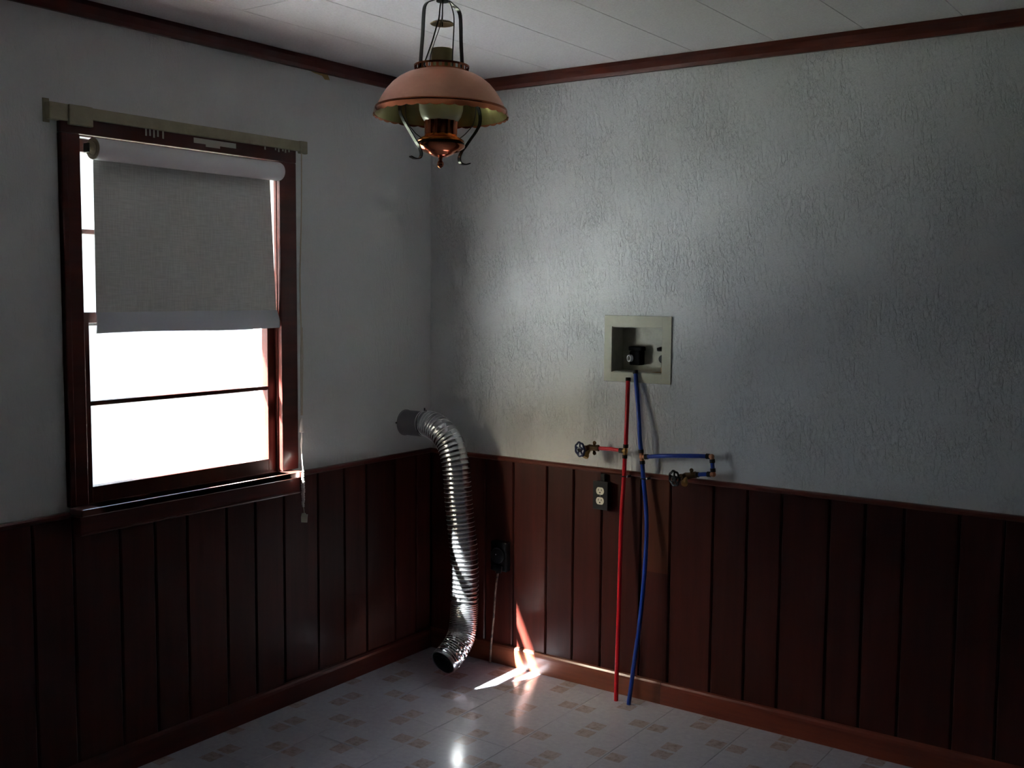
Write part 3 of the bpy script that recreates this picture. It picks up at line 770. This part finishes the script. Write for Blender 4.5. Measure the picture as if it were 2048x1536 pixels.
clip(hot, 0.9970, -.046, .868)
# cold
cold = thing('cold_water_line', 'blue plastic water pipe with a looped side branch, running down to the floor', 'pipe', (1.0664, -0.105, 0.0))
up = smooth_path([(1.0193, -0.012, 1.2739), (1.030, -0.022, 1.22), (1.0519, -0.040, 1.108), (1.064, -0.049, 1.02), (1.0714, -0.050, 0.968)], 8)
obj('pipe', MB().tube(up, PR, 18), M['blue'], cold, smooth=True)
dn = smooth_path([(1.0765, -0.050, 0.934), (1.0810, -0.046, 0.867), (1.1023, -0.055, 0.7127), (1.1101, -0.075, 0.5445), (1.1029, -0.090, 0.3536), (1.0861, -0.100, 0.178), (1.0664, -0.105, 0.001)], 10)
obj('pipe', MB().tube(dn, PR, 18), M['blue'], cold, smooth=True)
obj('pipe', MB().tube(smooth_path([(1.090, -.05, .952), (1.15, -.05, .9612), (1.2144, -.051, .9680), (1.30, -.05, .9755), (1.350, -.05, .9785)], 6), PR * .96, 18), M['blue'], cold, smooth=True)
obj('pipe', MB().tube([(1.3625, -.050, .967), (1.3675, -.050, .926)], PR * .96, 18), M['blue'], cold, smooth=True)
obj('pipe', MB().tube([(1.356, -.0505, .9135), (1.33, -.052, .9110), (1.302, -.055, .9065)], PR * .96, 18), M['blue'], cold, smooth=True)
obj('tee', MB().tube([(1.0717, -.05, .968), (1.0762, -.05, .934)], .0082, 14).tube([(1.074, -.05, .951), (1.091, -.05, .953)], .0078, 14)
    .sphere((1.074, -.05, .951), .010, (1, 1, 1.2), 14), M['copper_fit'], cold, smooth=True)
crimp(cold, (1.0710, -.05, .972), (.1, 0, -1)); crimp(cold, (1.0770, -.05, .930), (.1, 0, -1)); crimp(cold, (1.094, -.05, .953), (1, 0, .15))
for nm, c, a, b in (('elbow', (1.361, -.05, .979), (1.350, -.05, .9787), (1.3625, -.05, .967)), ('elbow', (1.3690, -.05, .914), (1.3675, -.05, .926), (1.356, -.0505, .9133))):
    obj(nm, MB().tube([a, c, b], .0088, 14).sphere(c, .0095, (1, 1, 1), 12), M['copper_fit'], cold, smooth=True)
crimp(cold, (1.346, -.05, .9783), (1, 0, .03)); crimp(cold, (1.3632, -.05, .963), (.1, 0, -1)); crimp(cold, (1.3670, -.05, .930), (.1, 0, -1)); crimp(cold, (1.352, -.0505, .9130), (1, 0, .05)); crimp(cold, (1.307, -.0545, .9072), (1, 0, .1))
valve(cold, (1.302, -.055, .9065), (1.264, -.062, .8985), (1.2440, -.112, .8950), (1.272, -.086, .8760), M['bronze'], M['brass'], M['black_gloss'], M['steel_dark'], (1,))
clip(cold, 1.0810, -.046, .868)
crimp(cold, (1.0205, -.013, 1.268), (.15, -.15, -1))

# ------------------------------------------------------------------ electric outlets
out = thing('electric_outlet', 'black surface mounted box with two ivory sockets beside the red pipe', 'outlet', (0.895, -0.03, 0.728))
mb = MB(); mb.box((0.866, -.048, .730), (0.925, -.0158, .834), .003); obj('box', mb, M['black'], out)
mb = MB(); mb.box((0.8625, -.0515, .726), (0.9285, -.0478, .838), .0015); obj('cover_plate', mb, M['black'], out)
for z in (.800, .761):
    poly = []
    for i in range(28):
        a = 2 * math.pi * i / 28; x, y = 0.0172 * math.cos(a), 0.0172 * math.sin(a); y = max(-.0140, min(.0140, y)); poly.append((x, y))
    mt = Matrix.Translation((.8955, -.0514, z)) @ Matrix.Rotation(math.pi/2, 4, 'X')
    sk = obj('socket', MB().prism(poly, mt, .0022), M['ivory'], out)
    mb = MB(); mb.box((.8875, -.0541, z + .0005), (.8898, -.0535, z + .0085)).box((.9012, -.0541, z + .0005), (.9035, -.0535, z + .0075))
    mb.cyl((.8955, -.0541, z - .0065), (.8955, -.0534, z - .0065), .0030, 12)
    obj('slot', mb, M['black'], sk)
obj('screw', MB().sphere((.8955, -.0515, .7805), .0024, (1, .6, 1), 10), M['screw'], out)
mb = MB(); mb.box((.886, -.036, .8342), (.906, -.0158, .8654), .004); obj('cable_entry', mb, M['black'], out)

dr = thing('dryer_outlet', 'black square dryer outlet with a hanging cable, low on the dark wainscot', 'outlet', (0.405, -0.03, 0.40))
obj('box', MB().box((.366, -.050, .404), (.448, -.0158, .530), .006), M['black_gloss'], dr)
mb = MB(); mb.lathe([(.030, 0), (.033, .004), (.031, .012), (.012, .014)], (.407, -.050, .472), 28, (0, -1, 0), True); mb.box((.385, -.060, .406), (.43, -.050, .43), .003)
obj('socket_face', mb, M['black'], dr, smooth=True)
obj('clamp', MB().lathe([(.012, 0), (.012, .012)], (.398, -.035, .393), 16, (0, 0, 1), True), M['black_metal'], dr, smooth=True)
obj('nail', MB().sphere((.405, -.0635, .478), .0028, (1, 1, 1), 8), M['screw'], dr)
def cabler(t, n, l, b):
    v = coords(n, l, (1, 1, 1)); rp = ramp(n, [(0.35, (0.03, 0.02, 0.016)), (0.6, (0.22, 0.14, 0.10))])
    l.new(noise(n, l, v, 60, 4), rp.inputs[0]); l.new(rp.outputs[0], b.inputs['Base Color'])
M['cable'] = mat('dusty_brown_cable', (0.15, 0.1, 0.07), 0.6, build=cabler)
obj('cable', MB().tube(smooth_path([(.396, -.036, .395), (.391, -.037, .36), (.382, -.036, .29), (.376, -.036, .20), (.370, -.037, .14), (.365, -.040, .07), (.3625, -.042, .001)], 8), .0045, 12), M['cable'], dr, smooth=True)

# ------------------------------------------------------------------ hanging copper lamp
LX, LY = 1.2590, -1.4845
lamp = thing('pendant_lamp', 'copper oil-lamp style pendant hanging from the ceiling near the corner', 'lamp', (LX, LY, 2.303))
TL = Matrix.Translation((LX, LY, 2.30)) @ Matrix.Rotation(R2(0.6), 4, Vector((-0.5763, 0.8172, 0))) @ Matrix.Rotation(R2(1.2), 4, Vector((-0.8172, -0.5763, 0))) @ Matrix.Translation((-LX, -LY, -2.30))
def lobj(name, mb, m_, parent=lamp, smooth=True):
    bmesh.ops.transform(mb.bm, matrix=TL, verts=mb.bm.verts); return obj(name, mb, m_, parent, smooth=smooth)
c0 = (LX, LY, 0)
shade_prof = [(.064, 2.1200), (.072, 2.1170), (.090, 2.1110), (.108, 2.1010), (.124, 2.0880), (.138, 2.0720), (.150, 2.0540), (.159, 2.0368), (.1645, 2.0239)]
shade = lobj('lamp_shade', MB().lathe(shade_prof, c0, 72), M['copper'])
lobj('shade_lining', MB().lathe([(r - .0018, z - .0014) for r, z in shade_prof] + [(.1665, 2.0120)], c0, 72), M['brass_in'], shade)
# rolled rim with a scalloped lower edge
t = bmesh.new(); n = 180; rows = []
for r, z, sca in ((.1640, 2.0285, 0), (.1668, 2.0275, 0), (.1676, 2.0245, 0), (.1666, 2.0222, 0), (.1690, 2.018, 0), (.1712, 2.0105, 1), (.1700, 2.0105, 1), (.1672, 2.018, 0)):
    rows.append([t.verts.new((LX + r * math.cos(2*math.pi*i/n), LY + r * math.sin(2*math.pi*i/n), z - sca * .0032 * abs(math.sin(math.pi * i / 5)))) for i in range(n)])
for k in range(len(rows) - 1):
    for i in range(n):
        j = (i + 1) % n; t.faces.new((rows[k][i], rows[k][j], rows[k+1][j], rows[k+1][i]))
mb = MB(); mb.merge(t); lobj('rim', mb, M['copper_gloss'], shade)
# pierced gallery
mb = MB(); mb.lathe([(.0665, 2.1160), (.0690, 2.1160), (.0690, 2.1210), (.0665, 2.1210), (.0665, 2.1160)], c0, 56)
mb.lathe([(.0660, 2.1303), (.0695, 2.1303), (.0700, 2.1348), (.0660, 2.1348), (.0660, 2.1303)], c0, 56)
for i in range(30):
    a = 2 * math.pi * i / 30
    q = Matrix.Translation((LX + .0675 * math.cos(a), LY + .0675 * math.sin(a), 2.1265)) @ Matrix.Rotation(a, 4, 'Z')
    b = MB().box((-.0008, -.0032, -.0065), (.0008, .0032, .0065)); tt = b.bm; mb.merge(tt, q)
lobj('gallery', mb, M['copper_gloss'], smooth=False)
lobj('gallery_plate', MB().lathe([(.0285, 2.1195), (.0665, 2.1195)], c0, 40), M['copper'])
lobj('chimney', MB().lathe([(.0245, 2.0000), (.0255, 2.0760), (.0258, 2.1160), (.0265, 2.1550), (.0272, 2.1760), (.0255, 2.1760), (.0248, 2.1493), (.0240, 2.0960)], c0, 40), M['amber'])
lobj('globe', MB().lathe([(.034, 1.9937), (.043, 1.9982), (.0505, 2.0092), (.0550, 2.0239), (.0560, 2.0405), (.0535, 2.0580), (.046, 2.0740), (.034, 2.0860), (.026, 2.0940)], c0, 48), M['opal'])
lobj('burner', MB().lathe([(.0400, 1.9611), (.0405, 1.9674), (.0405, 1.9864), (.0420, 1.9964), (.0400, 1.9982)], c0, 96, None, False, lambda a, k: (.034 * math.cos(12 * a)) if 0 < k < 4 else .02 * math.cos(12 * a)), M['copper_gloss'])
font = lobj('oil_font', MB().lathe([(.040, 1.9638), (.0425, 1.9584), (.053, 1.9538), (.0590, 1.9493), (.0600, 1.9457), (.0560, 1.9425), (.0555, 1.9403), (.0620, 1.9376), (.0600, 1.9321), (.0500, 1.9249), (.0390, 1.9195), (.0330, 1.9176), (.0300, 1.9149), (.0180, 1.9095), (.0060, 1.9068), (.0045, 1.9014)], c0, 64), M['copper_gloss'])
lobj('finial', MB().lathe([(.0045, 1.9077), (.0055, 1.9041), (.0042, 1.9004), (.0050, 1.8986), (.0078, 1.8950), (.0086, 1.8900), (.0072, 1.8851), (.0040, 1.8824), (.0012, 1.8805)], c0, 24), M['copper_gloss'], font)
# two bent black strips carry everything; their plane is turned a little from the picture plane
PH = R2(38)
au = (Vector((0.8172, 0.5763, 0)) * math.cos(PH) - Vector((0.5763, -0.8172, 0)) * math.sin(PH)).normalized()
for sgn in (-1, 1):
    def P(r, z, s=sgn): return Vector((LX, LY, z)) + au * (s * r)
    upper = smooth_path([P(.004, 2.298), P(.018, 2.297), P(.032, 2.290), P(.046, 2.283), P(.054, 2.270), P(.0565, 2.245), P(.0585, 2.200), P(.0625, 2.149), P(.0640, 2.112)], 6)
    lower = smooth_path([P(.064, 2.112), P(.095, 2.080), P(.118, 2.040), P(.122, 2.010), P(.112, 1.988), P(.092, 1.962), P(.0760, 1.941), P(.0650, 1.928), P(.0580, 1.912), P(.0620, 1.900), P(.0760, 1.897), P(.0900, 1.901)], 6)
    side = au.cross(Vector((0, 0, 1)))
    lobj('harp_arm', MB().tube(upper, 0, flat=(.0120, .0030), up=side), M['black_gloss'], smooth=False)
    lobj('harp_arm', MB().tube(lower, 0, flat=(.0115, .0028), up=side), M['black_gloss'], smooth=False)
lobj('font_ring', MB().torus((LX, LY, 1.9403), .0580, .0028, (0, 0, 1), 48, 8), M['black_gloss'])
lobj('smoke_bell', MB().lathe([(.003, 2.2480), (.012, 2.2465), (.024, 2.2430), (.031, 2.2385), (.029, 2.2375), (.015, 2.2410), (.003, 2.2430)], c0, 40), M['bronze'])
lobj('smoke_bell_rod', MB().cyl((LX, LY, 2.232), (LX, LY, 2.296), .0015, 8), M['black_gloss'])
V = Vector((LX, LY, 0)); rt = Vector((0.8172, 0.5763, 0)); fw = Vector((0.5763, -0.8172, 0))
def wire(pl, r=.0014):
    lobj('wire', MB().tube(smooth_path([V + rt * a + fw * b + Vector((0, 0, z)) for a, b, z in pl], 8), r, 8), M['cord_dark'])
wire([(-.003, .010, 2.296), (-.004, .034, 2.27), (-.006, .036, 2.245), (-.010, .036, 2.23), (-.022, .030, 2.19), (-.034, .030, 2.155), (-.040, .045, 2.13), (-.036, .060, 2.119)], .0018)
wire([(.003, .008, 2.296), (.002, .034, 2.27), (.001, .036, 2.245), (-.005, .032, 2.22), (-.016, .028, 2.19), (-.026, .030, 2.155), (-.028, .040, 2.125)], .0010)
wire([(.018, .006, 2.292), (.026, .012, 2.27), (.030, .014, 2.245), (.029, .018, 2.19), (.028, .022, 2.150), (.030, .035, 2.122)], .0016)
for a, b in (((-.052, .03, 2.10), (-.070, .02, 1.99)), ((.052, .0, 2.10), (.072, .0, 1.99))):
    s = 1 if a[0] > 0 else -1
    wire([a, (s * .086, .02, 2.045), (s * .084, .018, 1.995), (s * .066, .016, 1.968), (s * .050, .012, 1.955)], .0012)
mb = MB(); mb.lathe([(.004, 2.2925), (.016, 2.2935), (.016, 2.2995), (.010, 2.303), (.005, 2.306)], c0, 24, None, True); lobj('top_boss', mb, M['black_gloss'])
mb = MB(); mb.torus((LX, LY, 2.3135), .0085, .0022, rt, 24, 8); lobj('hook', mb, M['black_gloss'])
for k in range(6):
    z = 2.329 + k * .0175; ax = rt if k % 2 else fw
    t = MB().torus((0, 0, 0), .0085, .0016, ax, 20, 6).bm
    mm = MB(); mm.merge(t, Matrix.Translation((LX, LY, z)) @ Matrix.Diagonal((1, 1, 1.5, 1)).to_4x4()); obj('chain_link', mm, M['black_gloss'], lamp, smooth=True)
obj('canopy', MB().lathe([(.004, 2.423), (.020, 2.424), (.045, 2.428), (.058, 2.434), (.060, 2.4395)], c0, 36, None, True), M['copper_gloss'], lamp, smooth=True)
